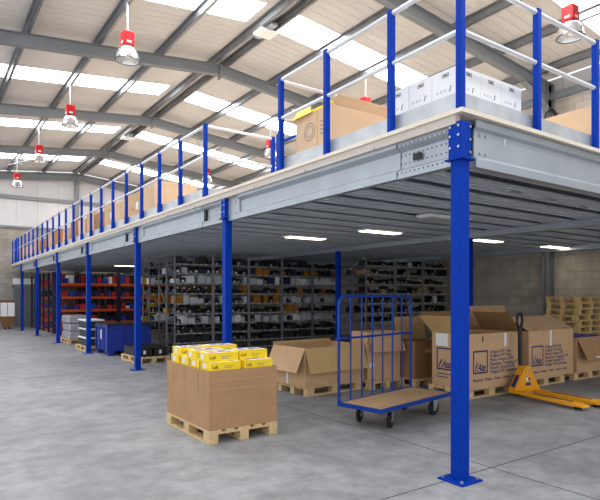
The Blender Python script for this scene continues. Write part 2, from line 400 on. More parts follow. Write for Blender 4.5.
lamp(3.6, 27.7, 'red-topped bell lamp hanging in front of the white far cladding')
lamp(10.3, 5.6, 'red-topped bell lamp above the deck near the white cartons, biggest of that row')
lamp(10.3, 11.5, 'red-topped lamp hanging just behind the big open carton on the deck')
lamp(10.3, 16.6, 'red-topped lamp seen between the blue gate posts of the deck')
lamp(10.3, 21.9, 'red-topped lamp low behind the first post past the deck recess')
for y, n in ((11.4, 'above the deck, first beyond the blue railing'), (22.2, 'far down the ridge beyond the third hanging lamp')):
    t = thing('ridge_light_fitting', 'clear-covered fitting hung under the roof ridge ' + n, 'light fitting', (RX, y, RZ - 0.14), 0, 'fittings under the ridge')
    MB().box(-0.09, 0.09, -0.42, 0.42, 0.08, 0.14).build('tray', GALV, t)
    MB().box(-0.25, 0.25, -0.2, 0.2, 0.0, 0.08).build('cover', BULB, t, bevel=0.03)

# ------------------------------------------------------------------ mezzanine
MX, MY, NB = 3.84, 3.065, 7
CY = [0, 4.375, 8.56, 12.75, 16.85, 20.9, 24.9]
ZT = 3.2
mz = thing('mezzanine_deck', 'raised storage deck of galvanised beams and chipboard on blue columns', 'mezzanine', (MX, MY, 0))
def rel(mb): return mb
# chipboard floor
MB().box(-0.10, XR - 0.05 - MX, -0.10, 27.9, ZT - 0.038, ZT).build('chipboard_floor', CHIP, mz)
UND = mat('deck_gap_shade', rgb(40, 42, 45), 0.6)  # near-black sheet added below the chipboard, painting shade into the joist gaps
MB().box(0.06, XR - 0.06 - MX, 0.06, 27.8, ZT - 0.044, ZT - 0.039).build('deck_gap_shade', UND, mz)
MB().box(-0.085, -0.02, -0.02, 27.9, ZT - 0.12, ZT - 0.038).build('edge_strip', FLANGE, mz)
def sigma_x(x0):   # long-side beam profile seen from -X : (x,z)
    return [(x0 - .055, 3.08), (x0 - .055, 3.04), (x0 + .005, 3.00), (x0 + .005, 2.84), (x0 - .05, 2.81), (x0 - .05, 2.735), (x0 + .03, 2.735),
            (x0 + .03, 2.75), (x0 - .035, 2.75), (x0 - .035, 2.80), (x0 + .02, 2.83), (x0 + .02, 3.01), (x0 - .04, 3.05), (x0 - .04, 3.065), (x0 + .03, 3.065), (x0 + .03, 3.08)]
for i in range(NB - 1):
    y0 = CY[i]; ye = CY[i + 1]; ya = y0 + (0.72 if i == 0 else 0.80); yb = ye - 0.42
    bm_ = MB().prism(sigma_x(0), 'XZ', ya, yb).build('edge_beam', GALV, mz)
    sp = MB().prism(sigma_x(0.012), 'XZ', y0 + 0.07, ya).build('splice_channel', PERF, mz)
    sp2 = MB().box(-0.015, 0.015, yb, ye - 0.07, 2.74, 3.08).build('splice_plate', GALV, mz)
    k = (MB().box(-0.02, 0.03, ya - 0.08, ya - 0.01, 2.80, 3.06).build('beam_end_gap', BLACK, mz) if i else None)
    if i == 0: MB().box(-0.012, 0.0, 0.44, 0.54, 2.89, 2.95).build('slot', BLACK, sp)
    for yy in (yb + 0.12, yb + 0.28):
        for zz in (2.84, 3.0): MB().cyl((-0.028, yy, zz), (-0.012, yy, zz), 0.016, n=6).build('bolt', ZINC, sp2)
    for q in range(3): MB().cyl((-0.10, y0 + 1.0 + q * 1.2, 3.1), (-0.082, y0 + 1.0 + q * 1.2, 3.1), 0.014, n=6).build('bolt', ZINC, bm_)
# short side beam
pf = [(-.05, 3.155), (-.05, 3.09), (-.025, 3.065), (-.025, 2.84), (-.05, 2.81), (-.05, 2.735), (.05, 2.735), (.05, 2.75), (-.035, 2.75), (-.035, 2.80), (-.01, 2.83), (-.01, 3.075), (-.035, 3.10), (-.035, 3.14), (.05, 3.14), (.05, 3.155)]
e = MB().prism([(y, z) for y, z in pf], 'YZ', 0.16, 9.6).build('edge_beam', GALV, mz)
for xx in (0.24, 0.32):
    for zz in (2.87, 3.03): MB().cyl((xx, -0.04, zz), (xx, -0.025, zz), 0.015, n=6).build('bolt', ZINC, e)
MB().box(0.60, 0.61, -0.03, -0.026, 3.0, 3.06).build('rating_tag', WHITE, e)
# primary beams (along the deck) inside
for x in (5.56, 10.15):
    b = MB(); b.box(x - .09, x + .09, 0.06, 27.9, 2.80, 2.815); b.box(x - .012, x + .012, 0.06, 27.9, 2.815, 3.15); b.box(x - .09, x + .09, 0.06, 27.9, 3.14, 3.155)
    b.build('primary_beam', GALV, mz)
# joists
def joist(x0, x1, y, nm='joist'):
    # wide ribbed pan under a stiffening web; open slots are left between neighbouring pans
    j = MB(); j.box(x0, x1, y - .205, y + .205, 2.925, 2.931); j.box(x0, x1, y - .004, y + .004, 2.931, 3.155)
    for q in (-.18, -.06, .06, .18): j.box(x0, x1, y + q - .02, y + q + .02, 2.914, 2.925)
    return j.build(nm, GALVD, mz)
for k in range(46): joist(0.03, 5.54, 0.38 + 0.6 * k)
for k in range(22): joist(5.58, 10.14, 0.38 + 0.6 * k)
for k in range(5):
    pass
# clips where joists meet a tie strap
for k, (xx, yy) in enumerate([(2.1 + 0.9 * q, 0.9 + 0.05 * q) for q in range(3)]):
    MB().box(xx, xx + 0.22, yy, yy + .05, 2.885, 2.9).build('joist_clip', ZINC, mz)

# columns
def column_parts(t, top=2.735, bracket=True):
    w = 0.057
    MB().box(-w, w, -w, w, 0.016, top + (0.05 if not bracket else 0.05)).build('shaft', BLUE, t, bevel=0.006)
    bp = MB().box(-0.135, 0.135, -0.135, 0.135, 0, 0.016).build('base_plate', BLUE, t, bevel=0.003)
    for sx in (-1, 1):
        for sy in (-1, 1):
            MB().cyl((sx * .1, sy * .1, 0.016), (sx * .1, sy * .1, 0.036), 0.014, n=6).build('anchor_bolt', ZINC, bp)
    if bracket:
        pl = MB(); pl.box(-0.072, -0.052, -0.072, 0.066, top + 0.05, 3.1); pl.box(-0.052, 0.062, -0.072, -0.052, top + 0.05, 3.1)
        pl.box(-0.095, 0.095, -0.095, 0.095, top + 0.038, top + 0.05)
        b = pl.build('head_bracket', BLUE, t)
        for yy in (-0.045, 0.045):
            for zz in (2.88, 2.98, 3.06): MB().cyl((-0.082, yy, zz), (-0.072, yy, zz), 0.012, n=6).build('bolt', ZINC, b)
        for zz in (2.84, 2.95, 3.06): MB().cyl((0.04, -0.082, zz), (0.04, -0.072, zz), 0.012, n=6).build('bolt', ZINC, b)
CN = ['blue column at the near deck corner, tallest in the picture', 'blue column behind the pallet of yellow boxes', 'blue column beside the pallet of black crates',
      'blue column in front of the white-lidded stack', 'blue column beside the grey wrapped load', 'blue column in front of the racking end, sixth from the deck corner', 'blue column last in the row before the far wall']
col0 = thing('support_column', CN[0], 'column', (MX, MY, 0), 0, 'columns along the deck front'); column_parts(col0); ct = tree_of(col0)
for i in range(1, NB): copy_tree(col0, ct, (MX, MY + CY[i], 0), 0, CN[i])
colb = thing('support_column', 'blue inner column between the two shelving rows', 'column', (9.28, 11.465, 0), 0, 'inner columns under the deck'); column_parts(colb, 2.765, False); cb = tree_of(colb)
copy_tree(colb, cb, (9.40, 7.265, 0), 0, 'blue inner column almost hidden behind the near corner column')

# lights under the deck
dl = thing('deck_light', 'lit strip panel under the deck above the platform trolley', 'ceiling light', (7.48, 7.90, 2.855), 0, 'light panels under the deck')
MB().box(-0.50, 0.50, -0.15, 0.15, 0.012, 0.045).build('housing', WCARD, dl); MB().box(-0.46, 0.46, -0.12, 0.12, 0.0, 0.012).build('diffuser', TUBEL, dl)
dt = tree_of(dl)
DN = [(10.65, 7.75, 'lit strip panel under the deck over the lettered cartons'), (13.5, 7.75, 'lit strip panel under the deck in front of the wall column'),
      (7.1, 22.9, 'lit strip panel in front of the orange racking'), (6.9, 9.65, 'lit strip panel under the deck ahead of the long shelving')]
for x, y, n in DN: copy_tree(dl, dt, (x, y, 2.855), 0, n)

du = thing('deck_light', 'unlit strip panel under the deck straight behind the near corner column', 'ceiling light', (7.05, 5.95, 2.855), 0, 'light panels under the deck')
MB().box(-0.50, 0.50, -0.15, 0.15, 0.012, 0.045).build('housing', WCARD, du); MB().box(-0.46, 0.46, -0.12, 0.12, 0.0, 0.012).build('diffuser', BULB, du)
dut = tree_of(du)
o = copy_tree(du, dut, (4.2, 5.7, 2.862), 0, 'small unlit panel under the deck just inside the long edge beam'); o.scale = (.4, .6, 1)


# ------------------------------------------------------------------ guard rails on the deck
PH = 1.22
def rail_run(name, label, pts, loc, posts, toe=True, group='guard rails on the deck', start=True, post_top=PH, rails=((0.69, 0.022), (1.185, 0.024))):
    """pts: two local end points; posts: distances along the run"""
    t = thing(name, label, 'guard rail', loc, 0, group)
    a = Vector(pts[0]); b = Vector(pts[1]); d = (b - a).normalized(); n = Vector((d.y, -d.x, 0))
    for s in posts:
        p = a + d * s; w = 0.03
        po = MB().box(p.x - w, p.x + w, p.y - w, p.y + w, 0, post_top).build('post', BLUE, t, bevel=0.004)
        fx = 0.037
        if len(posts) > 6: MB().box(p.x - fx, p.x + fx, p.y - fx, p.y + fx, 0, 0.19).build('foot_clamp', BLUE, po)
    for z, r in rails:
        MB().cyl(tuple(a + Vector((0, 0, z))), tuple(b + Vector((0, 0, z))), r, n=12).build('rail', RAIL, t, smooth=True)
    if toe:
        c = (-n) * 0.036 if False else Vector((0, 0, 0))
        off = Vector((-d.y, d.x, 0)) * 0.05
        q = MB(); th = 0.003
        M = Matrix.Translation(a) @ Matrix.Rotation(math.atan2(d.y, d.x), 4, 'Z')
        L = (b - a).length
        q.box(0, L, -th - 0.052, th - 0.052, 0.0, 0.19, M) if toe == 1 else q.box(0, L, 0.052 - th, 0.052 + th, 0.0, 0.19, M)
        q.build('toe_board', TOE, t)
    return t
DX = MX - 0.03
rail_run('guard_rail', 'blue-posted guard rail from the deck corner along the long side, before the recess', ((0, 0.0, 0), (0, 2.86, 0)), (DX, MY - 0.03, ZT), [0.0, 0.84, 1.88, 2.84], toe=1)
rail_run('guard_rail', 'blue-posted guard rail over the short deck side, in front of the white cartons', ((0.05, 0, 0), (3.5, 0, 0)), (DX, MY - 0.03, ZT), [1.11, 2.24, 3.38], toe=2)
rail_run('guard_rail', 'short return rail running inwards behind the big open carton', ((0.05, 0, 0), (1.25, 0, 0)), (DX, 5.9, ZT), [], toe=0)
far = [1.04 * k for k in range(21)]
rail_run('guard_rail', 'long guard rail with many blue posts running to the far wall', ((0, 0, 0), (0, 20.85, 0)), (DX, 8.15, ZT), far, toe=1)
rail_run('guard_rail', 'return rail running inwards on the far side of the deck recess', ((0.05, 0, 0), (1.27, 0, 0)), (DX, 8.15, ZT), [1.25], toe=2)
rail_run('guard_rail', 'last short guard rail piece at the far end of the deck', ((0, 0, 0), (0, 1.35, 0)), (DX, 29.55, ZT), [0.0, 0.45, 1.3], toe=1)
g = thing('loading_gate', 'blue swing gate at the back of the deck recess', 'gate', (5.08, 6.1, ZT), 0)
MB().box(-.03, .03, 1.78, 1.84, 0, 1.2).build('gate_post', BLUE, g)
for z in (0.55, 1.05): MB().cyl((0, 0.0, z), (0, 1.80, z), 0.022, n=10).build('gate_bar', BLUE, g, smooth=True)
MB().box(-.03, .03, -0.03, 0.03, 0, 1.1).build('gate_post', BLUE, g)

# ------------------------------------------------------------------ pallets
def pallet_parts(t, m, L=1.2, W=0.8):
    for k in range(5):
        w = 0.145 if k in (0, 2, 4) else 0.10
        yc = -W / 2 + 0.0725 + (W - 0.145) * k / 4
        MB().box(-L / 2, L / 2, yc - w / 2, yc + w / 2, 0.122, 0.144).build('deck_board', m, t, bevel=0.002)
    for x in (-L / 2 + .0725, 0, L / 2 - .0725):
        MB().box(x - .0725, x + .0725, -W / 2, W / 2, 0.100, 0.122).build('cross_board', m, t)
        for y in (-W / 2 + .05, 0, W / 2 - .05):
            MB().box(x - .0725, x + .0725, y - .05, y + .05, 0.022, 0.100).build('block', m, t)
    for y in (-W / 2 + .05, 0, W / 2 - .05):
        MB().box(-L / 2, L / 2, y - .05, y + .05, 0, 0.022).build('skid_board', m, t)
PG = 'wooden pallets'
pal0 = thing('wooden_pallet', 'pale wooden pallet under the carton of yellow boxes', 'pallet', (2.965, 5.94, 0), R(90), PG); pallet_parts(pal0, WOOD); pt = tree_of(pal0); pal0.scale = (1.03, 1.08, 1)
def pallet(x, y, z, rz, label, group=PG):
    o = copy_tree(pal0, pt, (x, y, z), rz, label, group); o.scale = (1, 1, 1); return o
pg = thing('wooden_pallet', 'golden wooden pallet, topmost of the tower by the block wall', 'pallet', (13.35, 7.15, 0.144 * 10), R(0), 'pallet tower by the wall'); pallet_parts(pg, WOODG); pgt = tree_of(pg)
for k in range(10):
    n = 10 - k
    copy_tree(pg, pgt, (13.35 + random.uniform(-.03, .03), 7.15 + random.uniform(-.03, .03), 0.144 * k), random.uniform(-.02, .02), 'golden wooden pallet, %s down from the top of the tower by the block wall' % ORD[n + 1])
# ------------------------------------------------------------------ open cartons
T = 0.008
def carton(label, x, y, z, w, d, h, m, flaps=(), rz=0, name='open_carton', cat='carton', group='big cartons on pallets', min_=None, closed=False):
    """origin at the near-left bottom corner; w along X, d along Y; flaps: (side, length, angle from straight up, outward +)"""
    t = thing(name, label, cat, (x, y, z), rz, group)
    b = MB()
    b.box(0, w, 0, T, 0, h); b.box(0, w, d - T, d, 0, h); b.box(0, T, T, d - T, 0, h); b.box(w - T, w, T, d - T, 0, h); b.box(T, w - T, T, d - T, 0, T)
    if closed: b.box(T, w - T, T, d - T, h - T, h)
    b.build('carton_body', m, t)
    for side, ln, ang, fm in flaps:
        a = R(ang); M = None; q = MB()
        if side == 'front': q.box(0.01, w - 0.01, -T, 0, 0, ln, Matrix.Translation((0, T * .5, h)) @ Matrix.Rotation(a, 4, 'X'))
        if side == 'back': q.box(0.01, w - 0.01, 0, T, 0, ln, Matrix.Translation((0, d - T * .5, h)) @ Matrix.Rotation(-a, 4, 'X'))
        if side == 'left': q.box(-T, 0, 0.01, d - 0.01, 0, ln, Matrix.Translation((T * .5, 0, h)) @ Matrix.Rotation(-a, 4, 'Y'))
        if side == 'right': q.box(0, T, 0.01, d - 0.01, 0, ln, Matrix.Translation((w - T * .5, 0, h)) @ Matrix.Rotation(a, 4, 'Y'))
        q.build('flap', fm or m, t)
    return t
def patch(parent, name, M, x0, x1, y0, y1, m, th=0.001):
    q = MB(); q.box(x0, x1, y0, y1, 0, th, M); return q.build(name, m, parent)
def swoosh(parent, M, s):
    """square mark with a slanted word and a swoosh"""
    q = MB(); b = 0.028 * s / 0.4; e = 0.001
    q.box(0, s, 0, b, 0, e, M); q.box(0, s, s - b, s, 0, e, M); q.box(0, b, b, s - b, 0, e, M); q.box(s - b, s, b, s - b, 0, e, M)
    q.build('logo_frame', NAVYINK, parent)
    text('Ate', s * 0.42, 'logo_lettering', NAVYINK, parent, M @ Matrix.Translation((s * 0.27, s * 0.13, 0.0)), shear=0.3, bold=s * 0.008, spacing=0.85)
    # swoosh stroke: a tapering arc at the foot of the word
    n = 12; o = []; i_ = []
    for k in range(n + 1):
        u = k / n; x = s * (0.12 + 0.28 * u); y = s * (0.12 + 0.38 * math.sin(u * PI * .5)); w = s * 0.045 * math.sin(PI * min(1, u + .12)) + 0.002
        o.append((x - w * .6, y + w * .6)); i_.append((x + w * .6, y - w * .6))
    MB().prism(o + i_[::-1], 'XY', 0, e, M).build('logo_swoosh', NAVYINK, parent)
    MB().box(s * .12, s * .85, s * .105, s * .125, 0, e, M).build('logo_underline', NAVYINK, parent)
LINES = ['Original ATE Teile', 'Original ATE Parts', 'Pieces d\'origine ATE', 'Repuestos Originales ATE', 'Ricambi Originali ATE', 'Original ATE onderdelen']
def lettering(t, M, sx, sy, full=True):
    """ATE panel: M puts x to the right and y up from the lower left corner of the face"""
    s = 0.36
    swoosh(t, M @ Matrix.Translation((sx, sy, 0.0005)), s)
    if full:
        for k, ln in enumerate(LINES):
            text(ln, 0.072, 'printed_lettering', NAVYINK, t, M @ Matrix.Translation((sx + s + 0.05, sy + s - 0.055 - 0.064 * k, 0.0005)), bold=0.0012)
        text('Bremsen - Brakes - Freins - Frenos - Freni', 0.066, 'printed_lettering', NAVYINK, t, M @ Matrix.Translation((sx, sy - 0.12, 0.0005)), bold=0.0012)

# --- the carton with yellow boxes
cx, cy = 2.535, 5.33
yc = carton('brown carton sleeve holding the yellow boxes on a pallet', cx, cy, 0.144, 0.86, 1.21, 0.645, CARD, rz=R(0))
MB().box(0.01, 0.85, 0.01, 1.2, 0.60, 0.63).build('layer_pad', CARD, yc)
dn = MB()
for yy in (0.27, 0.62, 0.98): dn.box(-0.002, 0.0, yy, yy + 0.010, 0.36 + 0.05 * math.sin(yy * 9), 0.62)
dn.build('tear_mark', CARDD, yc)
for zz in (0.43, 0.53):
    q = MB(); q.box(-0.0015, 0.0, 0.0, 1.21, zz, zz + 0.005); q.box(0, 0.86, -0.0015, 0.0, zz, zz + 0.012); q.build('crease_line', CREASE, yc)
q = MB(); q.box(0.28, 0.283, -0.0015, 0, 0.0, 0.645); q.build('crease_line', CREASE, yc)
YB_L = []
yb_kids = None
yw, yd, yh = 0.37, 0.255, 0.10
def ybox(x, y, z, rz, label):
    global yb_kids, yb0
    if yb_kids is None:
        t = thing('yellow_parts_box', label, 'box', (x, y, z), rz, 'yellow boxes on the near pallet')
        MB().box(0, yw, 0, yd, 0, yh).build('box_body', YEL, t, bevel=0.002)
        patch(t, 'top_print', Matrix.Translation((0, 0, yh)), 0.015, yw - .015, 0.012, yd - .012, WHITE)
        for (a, b, c, d, mm) in ((.03, .12, .03, .10, REDINK), (.14, .24, .05, .12, GREYP), (.05, .15, .13, .20, BLUEINK), (.2, .31, .13, .2, GREYP), (.25, .31, .03, .09, REDINK)):
            patch(t, 'top_picture', Matrix.Translation((0, 0, yh + .001)), a, b, c, d, mm)
        text('LuK', 0.046, 'brand_lettering', INK, t, face_front(0.02, -0.0006, 0.032), bold=0.0008)
        for k in range(2): patch(t, 'print_line', face_front(0.16, 0, 0.05 - 0.02 * k), 0, 0.12 - .03 * k, 0, 0.006, GREYP)
        patch(t, 'address_label', face_left(0, yd, 0.02), 0.07, 0.14, 0.005, 0.06, WHITE)
        for k in range(2): patch(t, 'side_dot', face_left(0, yd, 0.02), 0.02, 0.045, 0.005 + .035 * k, 0.028 + .035 * k, BLUEINK)
        yb0 = t; yb_kids = tree_of(t); return t
    return copy_tree(yb0, yb_kids, (x, y, z), rz, label)
zl = 0.775
LOWN = {(0, 0): 'lower yellow box in the carton corner facing the camera', (1, 0): 'lower yellow box at the carton end beside the open long carton', (0, 1): 'lower yellow box along the aisle side, second from the near corner',
        (0, 2): 'lower yellow box along the aisle side, third from the near corner', (0, 3): 'lower yellow box at the rear aisle-side corner of its carton'}
for (i, j), n in LOWN.items():
    x0 = cx + 0.035 + 0.42 * i; y0 = cy + 0.035 + 0.295 * j
    ybox(x0, y0, zl, R(random.uniform(-1.5, 1.5)), n)
for i, j in ((1, 1), (1, 2), (1, 3)):
    ybox(cx + 0.035 + 0.42 * i, cy + 0.035 + 0.295 * j, zl, 0, 'yellow box in the lower layer, %s back on the side of the open cartons' % ORD[j + 1])
zu = zl + yh
for x0, y0, rz, n in ((cx + 0.03, cy + 0.08, 1.0, 'upper yellow box at the near corner, lettering towards the camera'), (cx + 0.455, cy + 0.16, -1.0, 'upper yellow box at the end beside the open long carton'),
                      (cx + 0.03, cy + 0.40, 2.0, 'upper yellow box behind the near corner one on the aisle side'), (cx + 0.035, cy + 0.86, 0.5, 'upper yellow box at the rear aisle-side corner'),
                      (cx + 0.44, cy + 0.88, -0.5, 'upper yellow box at the back, top edge only showing')):
    ybox(x0, y0, zu, R(rz), n)
# --- long low open carton
pallet(5.60, 7.41, 0, R(3), 'wooden pallet under the long low open carton')
c2 = carton('long low open carton with its flaps folded out, behind the yellow boxes', 4.98, 6.98, 0.144, 1.30, 0.88, 0.63, CARD2, (('front', 0.42, 163, CARDIN), ('left', 0.42, 155, None), ('back', 0.05, 8, CARDIN), ('right', 0.4, 174, None)), R(3))
lb = MB(); lb.box(0.06, 0.22, -0.128, -0.126, 0.30, 0.345); 
patch(c2, 'shipping_label', Matrix.Translation((0.06, -0.06, 0.37)) @ Matrix.Rotation(R(90 - 17), 4, 'X'), 0.05, 0.22, -0.02, 0.025, WHITE)
patch(c2, 'shipping_label', face_left(-0.001, 0.5, 0.02), 0.0, 0.05, 0, 0.2, WHITE)
MB().box(-0.0, 0.02, 0, 0, 0, 0)
# --- carton behind the trolley handle
pallet(6.66, 7.45, 0, R(90), 'wooden pallet under the carton behind the trolley handle')
c3 = carton('open carton with a hanging front flap, seen through the trolley bars', 6.30, 6.98, 0.144, 0.70, 0.50, 0.83, CARD2, (('front', 0.38, 150, CARD2), ('left', 0.3, 176, None)), R(-7))
patch(c3, 'shipping_label', face_front(0.66, -0.001, 0.5), 0.0, 0.06, 0, 0.2, WHITE)
patch(c3, 'shipping_label', face_front(0.04, -0.001, 0.22), 0.0, 0.1, 0, 0.08, WHITE)
pallet(7.48, 7.2, 0, R(90), 'wooden pallet under the plain carton between trolley and lettered carton')
c4 = carton('plain open carton between the trolley bars and the lettered carton', 7.08, 6.62, 0.144, 0.78, 0.44, 0.66, CARDD, (('back', 0.42, 10, CARDIN),), R(0))
patch(c4, 'shipping_label', face_front(0.26, -0.001, 0.45), 0, 0.17, 0, 0.045, CARDIN)
q = MB(); q.box(T, .76, 0.02, 0.05, .52, .6); q.build('inner_liner', CARDIN, c4)

# --- lettered carton 1
pallet(7.52, 5.76, 0, R(-1), 'wooden pallet under the lettered carton behind the near corner column')
c5 = carton('large lettered carton with raised dark flaps, directly behind the near corner column', 6.92, 5.34, 0.144, 1.27, 0.76, 0.86, CARD2,
            (('back', 0.43, 40, CARDD), ('left', 0.42, 48, CARDIN), ('front', 0.3, -150, None), ('right', 0.42, -40, CARDD)), R(-1))
lettering(c5, face_front(0, 0, 0), 0.08, 0.24)
patch(c5, 'tape_strip', face_front(0, 0, 0), 0.86, 0.92, 0.64, 0.855, WHITE)
patch(c5, 'hand_hole', face_front(0, 0, 0), 0.30, 0.33, 0.73, 0.82, INK)
lettering(c5, face_left(0, 0.76, 0), 0.10, 0.26, False)
patch(c5, 'delivery_note', face_left(0, 0.76, 0), 0.08, 0.33, 0.65, 0.85, WHITE)
for k in range(2): patch(c5, 'print_line', face_left(0, .76, 0), .10, .46 - .12 * k, .19 - .05 * k, .205 - .05 * k, NAVYINK)
# --- lettered carton 2
pallet(9.2, 5.84, 0, R(0), 'wooden pallet under the lettered carton beside the yellow pallet jack')
c6 = carton('large lettered carton with pitched closed flaps and white tape, behind the pallet jack', 8.62, 5.42, 0.144, 1.45, 0.9, 0.84, CARD2, (('front', 0.50, -62, CARD2), ('back', 0.5, -64, CARD2), ('left', 0.3, -85, CARDD), ('right', 0.3, -85, CARDD)), R(0))
lettering(c6, face_front(0, 0, 0), 0.09, 0.22)
patch(c6, 'tape_strip', face_front(0, 0, 0), 0.66, 0.72, 0.56, 0.84, WHITE)
patch(c6, 'tape_strip', Matrix.Translation((0, 0.004, 0.84 + 0.004)) @ Matrix.Rotation(R(28), 4, 'X') , 0.66, 0.72, 0.0, 0.44, WHITE)
# --- end carton
pallet(10.75, 5.84, 0, R(0), 'wooden pallet under the cut-off carton beyond the jack forks')
c7 = carton('open carton with a drooping front flap and blue goods, at the picture edge', 10.2, 5.42, 0.144, 1.45, 0.86, 0.66, CARD2, (('front', 0.46, 152, CARD), ('left', 0.4, 172, None), ('back', 0.2, -20, CARDD)), R(0))
patch(c7, 'shipping_label', Matrix.Translation((0.35, -0.16, 0.36)) @ Matrix.Rotation(R(90 - 28), 4, 'X'), 0.0, 0.5, -0.09, -0.06, WHITE)
o = MB().box(0.0, 1.35, 0, 0.76, 0, 0.64).build('blue_bagged_goods', CARTB, bevel=0.05); o.location = (10.25, 5.47, 0.153)
tag(o, 'blue bagged goods filling the open carton at the picture edge', 'bag')
# --- carton behind lettered carton 1
pallet(9.75, 6.70, 0, R(0), 'wooden pallet under the half-hidden carton behind the lettered ones')
c8 = carton('half-hidden open carton with a raised flap behind the lettered cartons', 9.15, 6.37, 0.144, 1.2, 0.64, 0.90, CARDD, (('back', 0.36, 10, CARD2), ('left', 0.3, 60, CARDIN)), R(0))
# ------------------------------------------------------------------ platform trolley
ca = R(10.5)
tr = thing('platform_trolley', 'blue platform trolley with plywood bed and barred side frame', 'trolley', (5.12, 5.09, 0), ca)
LX, LY, DZ = 0.82, 0.335, 0.275
MB().box(-LX + .03, LX - .03, -LY + .03, LY - .03, DZ - 0.012, DZ).build('platform_board', PLY, tr)
fr = MB(); fr.box(-LX, LX, -LY, -LY + .03, DZ - .045, DZ + .003); fr.box(-LX, LX, LY - .03, LY, DZ - .045, DZ + .003)
fr.box(-LX, -LX + .03, -LY + .03, LY - .03, DZ - .045, DZ + .003); fr.box(LX - .03, LX, -LY + .03, LY - .03, DZ - .045, DZ + .003)
fr.box(-0.55, -.45, -LY + .03, LY - .03, DZ - .05, DZ - .013); fr.box(.45, .55, -LY + .03, LY - .03, DZ - .05, DZ - .013)
fr.build('bed_frame', CARTBLUE, tr)
HZT = 1.60
def arc(c0, r, a0, a1, n=8): return [(c0[0] + r * math.cos(R(a0 + (a1 - a0) * k / n)), c0[1] + r * math.sin(R(a0 + (a1 - a0) * k / n))) for k in range(n + 1)]
path = [(-LX + .015, DZ - 0.04)] + arc((-LX + .135, HZT - .12), .12, 180, 90) + arc((LX - .135, HZT - .12), .12, 90, 0) + [(LX - .015, DZ - 0.04)]
MB().tube([(x, LY - .012, z) for x, z in path], 0.019, 10).build('hoop_frame', CARTBLUE, tr, smooth=True)
for k in range(6):
    x = -LX + .015 + (2 * LX - .03) * (k + 1) / 7
    MB().cyl((x, LY - .012, DZ), (x, LY - .012, HZT - .005), 0.011, n=8).build('upright_bar', CARTBLUE, tr, smooth=True)
MB().cyl((-LX - .07, LY - .038, 1.07), (LX + .0, LY - .038, 1.07), 0.015, n=8).build('cross_bar', CARTBLUE, tr, smooth=True)
for sx in (-1, 1):
    for sy in (-1, 1):
        x, y = sx * 0.50, sy * 0.235
        rz = R(18 if sx < 0 else -8)
        w = MB(); r_ = 0.095
        M = Matrix.Translation((x, y, r_)) @ Matrix.Rotation(rz, 4, 'Z')
        prof = [(0.03, -.02), (.07, -.02), (r_ - .006, -.019), (r_, -.01), (r_, .01), (r_ - .006, .019), (.07, .02), (.03, .02)]
        n = 22; vs = [(rr * math.cos(2 * PI * j / n), yy, rr * math.sin(2 * PI * j / n)) for rr, yy in prof for j in range(n)]
        fs = [(i * n + j, i * n + (j + 1) % n, (i + 1) * n + (j + 1) % n, (i + 1) * n + j) for i in range(len(prof) - 1) for j in range(n)]
        w.add(vs, fs, M); wo = w.build('wheel', RUBBER, tr, smooth=True)
        h = MB(); h.cyl(M @ Vector((0, -.026, 0)), M @ Vector((0, .026, 0)), 0.034, n=14); h.build('hub', ZINC, wo, smooth=True)
        k = MB()
        for s2 in (-1, 1):
            k.add([(-.03, s2 * .03, .0 + .0), (.03, s2 * .03, 0), (.05, s2 * .03, .125), (-.05, s2 * .03, .125), (-.03, s2 * .034, 0), (.03, s2 * .034, 0), (.05, s2 * .034, .125), (-.05, s2 * .034, .125)],
                  [(0, 1, 2, 3), (4, 5, 6, 7), (0, 1, 5, 4), (1, 2, 6, 5), (2, 3, 7, 6), (3, 0, 4, 7)], M)
        k.box(-.055, .055, -.04, .04, .122, .13, M); k.box(-.05, .05, -.05, .05, .13, DZ - .046 - r_, M)
        k.build('caster_bracket', ZINC, tr)

# ------------------------------------------------------------------ pallet jack
jk = thing('pallet_jack', 'yellow hand pallet jack with black handle, forks towards the camera', 'pallet jack', (7.95, 4.99, 0), R(-9.8))
for sx in (-1, 1):
    f = MB(); x = sx * 0.195
    prof = [(0.06, 0.055), (0.06, 0.10), (-1.0, 0.10), (-1.15, 0.075), (-1.16, 0.05), (-1.0, 0.045), (-0.3, 0.05)]
    f.prism(prof, 'YZ', x - 0.08, x + 0.08); fo = f.build('fork', JACK, jk, bevel=0.006)
    r_ = MB(); r_.cyl((x - .05, -1.03, 0.04), (x + .05, -1.03, 0.04), 0.04, n=14); r_.build('load_roller', RUBBER, fo, smooth=True)
    r2 = MB(); r2.box(x - .03, x + .03, -0.95, -0.25, 0.10, 0.1015); r2.build('fork_groove', BLACK, fo)
ap = MB()
ap.prism([(-0.285, 0.06), (0.285, 0.06), (0.285, 0.10), (0.055, 0.475), (-0.055, 0.475), (-0.285, 0.10)], 'XZ', 0.03, 0.07)
for s in (-1, 1):
    ap.add([(s * .285, .03, .06), (s * .285, .16, .06), (s * .265, .16, .12), (s * .055, .16, .475), (s * .055, .03, .475), (s * .285, .03, .10),
            (s * .270, .03, .06), (s * .270, .16, .06), (s * .25, .16, .12), (s * .04, .16, .475), (s * .04, .03, .475), (s * .27, .03, .10)],
           [(0, 1, 2, 3, 4, 5), (6, 7, 8, 9, 10, 11), (0, 1, 7, 6), (1, 2, 8, 7), (2, 3, 9, 8), (3, 4, 10, 9), (4, 5, 11, 10), (5, 0, 6, 11)])
ap.box(-.055, .055, .03, .16, .465, .48)
apo = ap.build('apron', JACK, jk, bevel=0.004)
FM = face_front(0, 0.0295, 0)
for k, mm in enumerate((GREENINK, WHITE, REDINK)): patch(apo, 'flag_sticker', FM, -0.035 + .023 * k, -0.012 + .023 * k, 0.375, 0.405, mm)
patch(apo, 'maker_sticker', FM, -0.04, 0.07, 0.17, 0.215, NAVYINK)
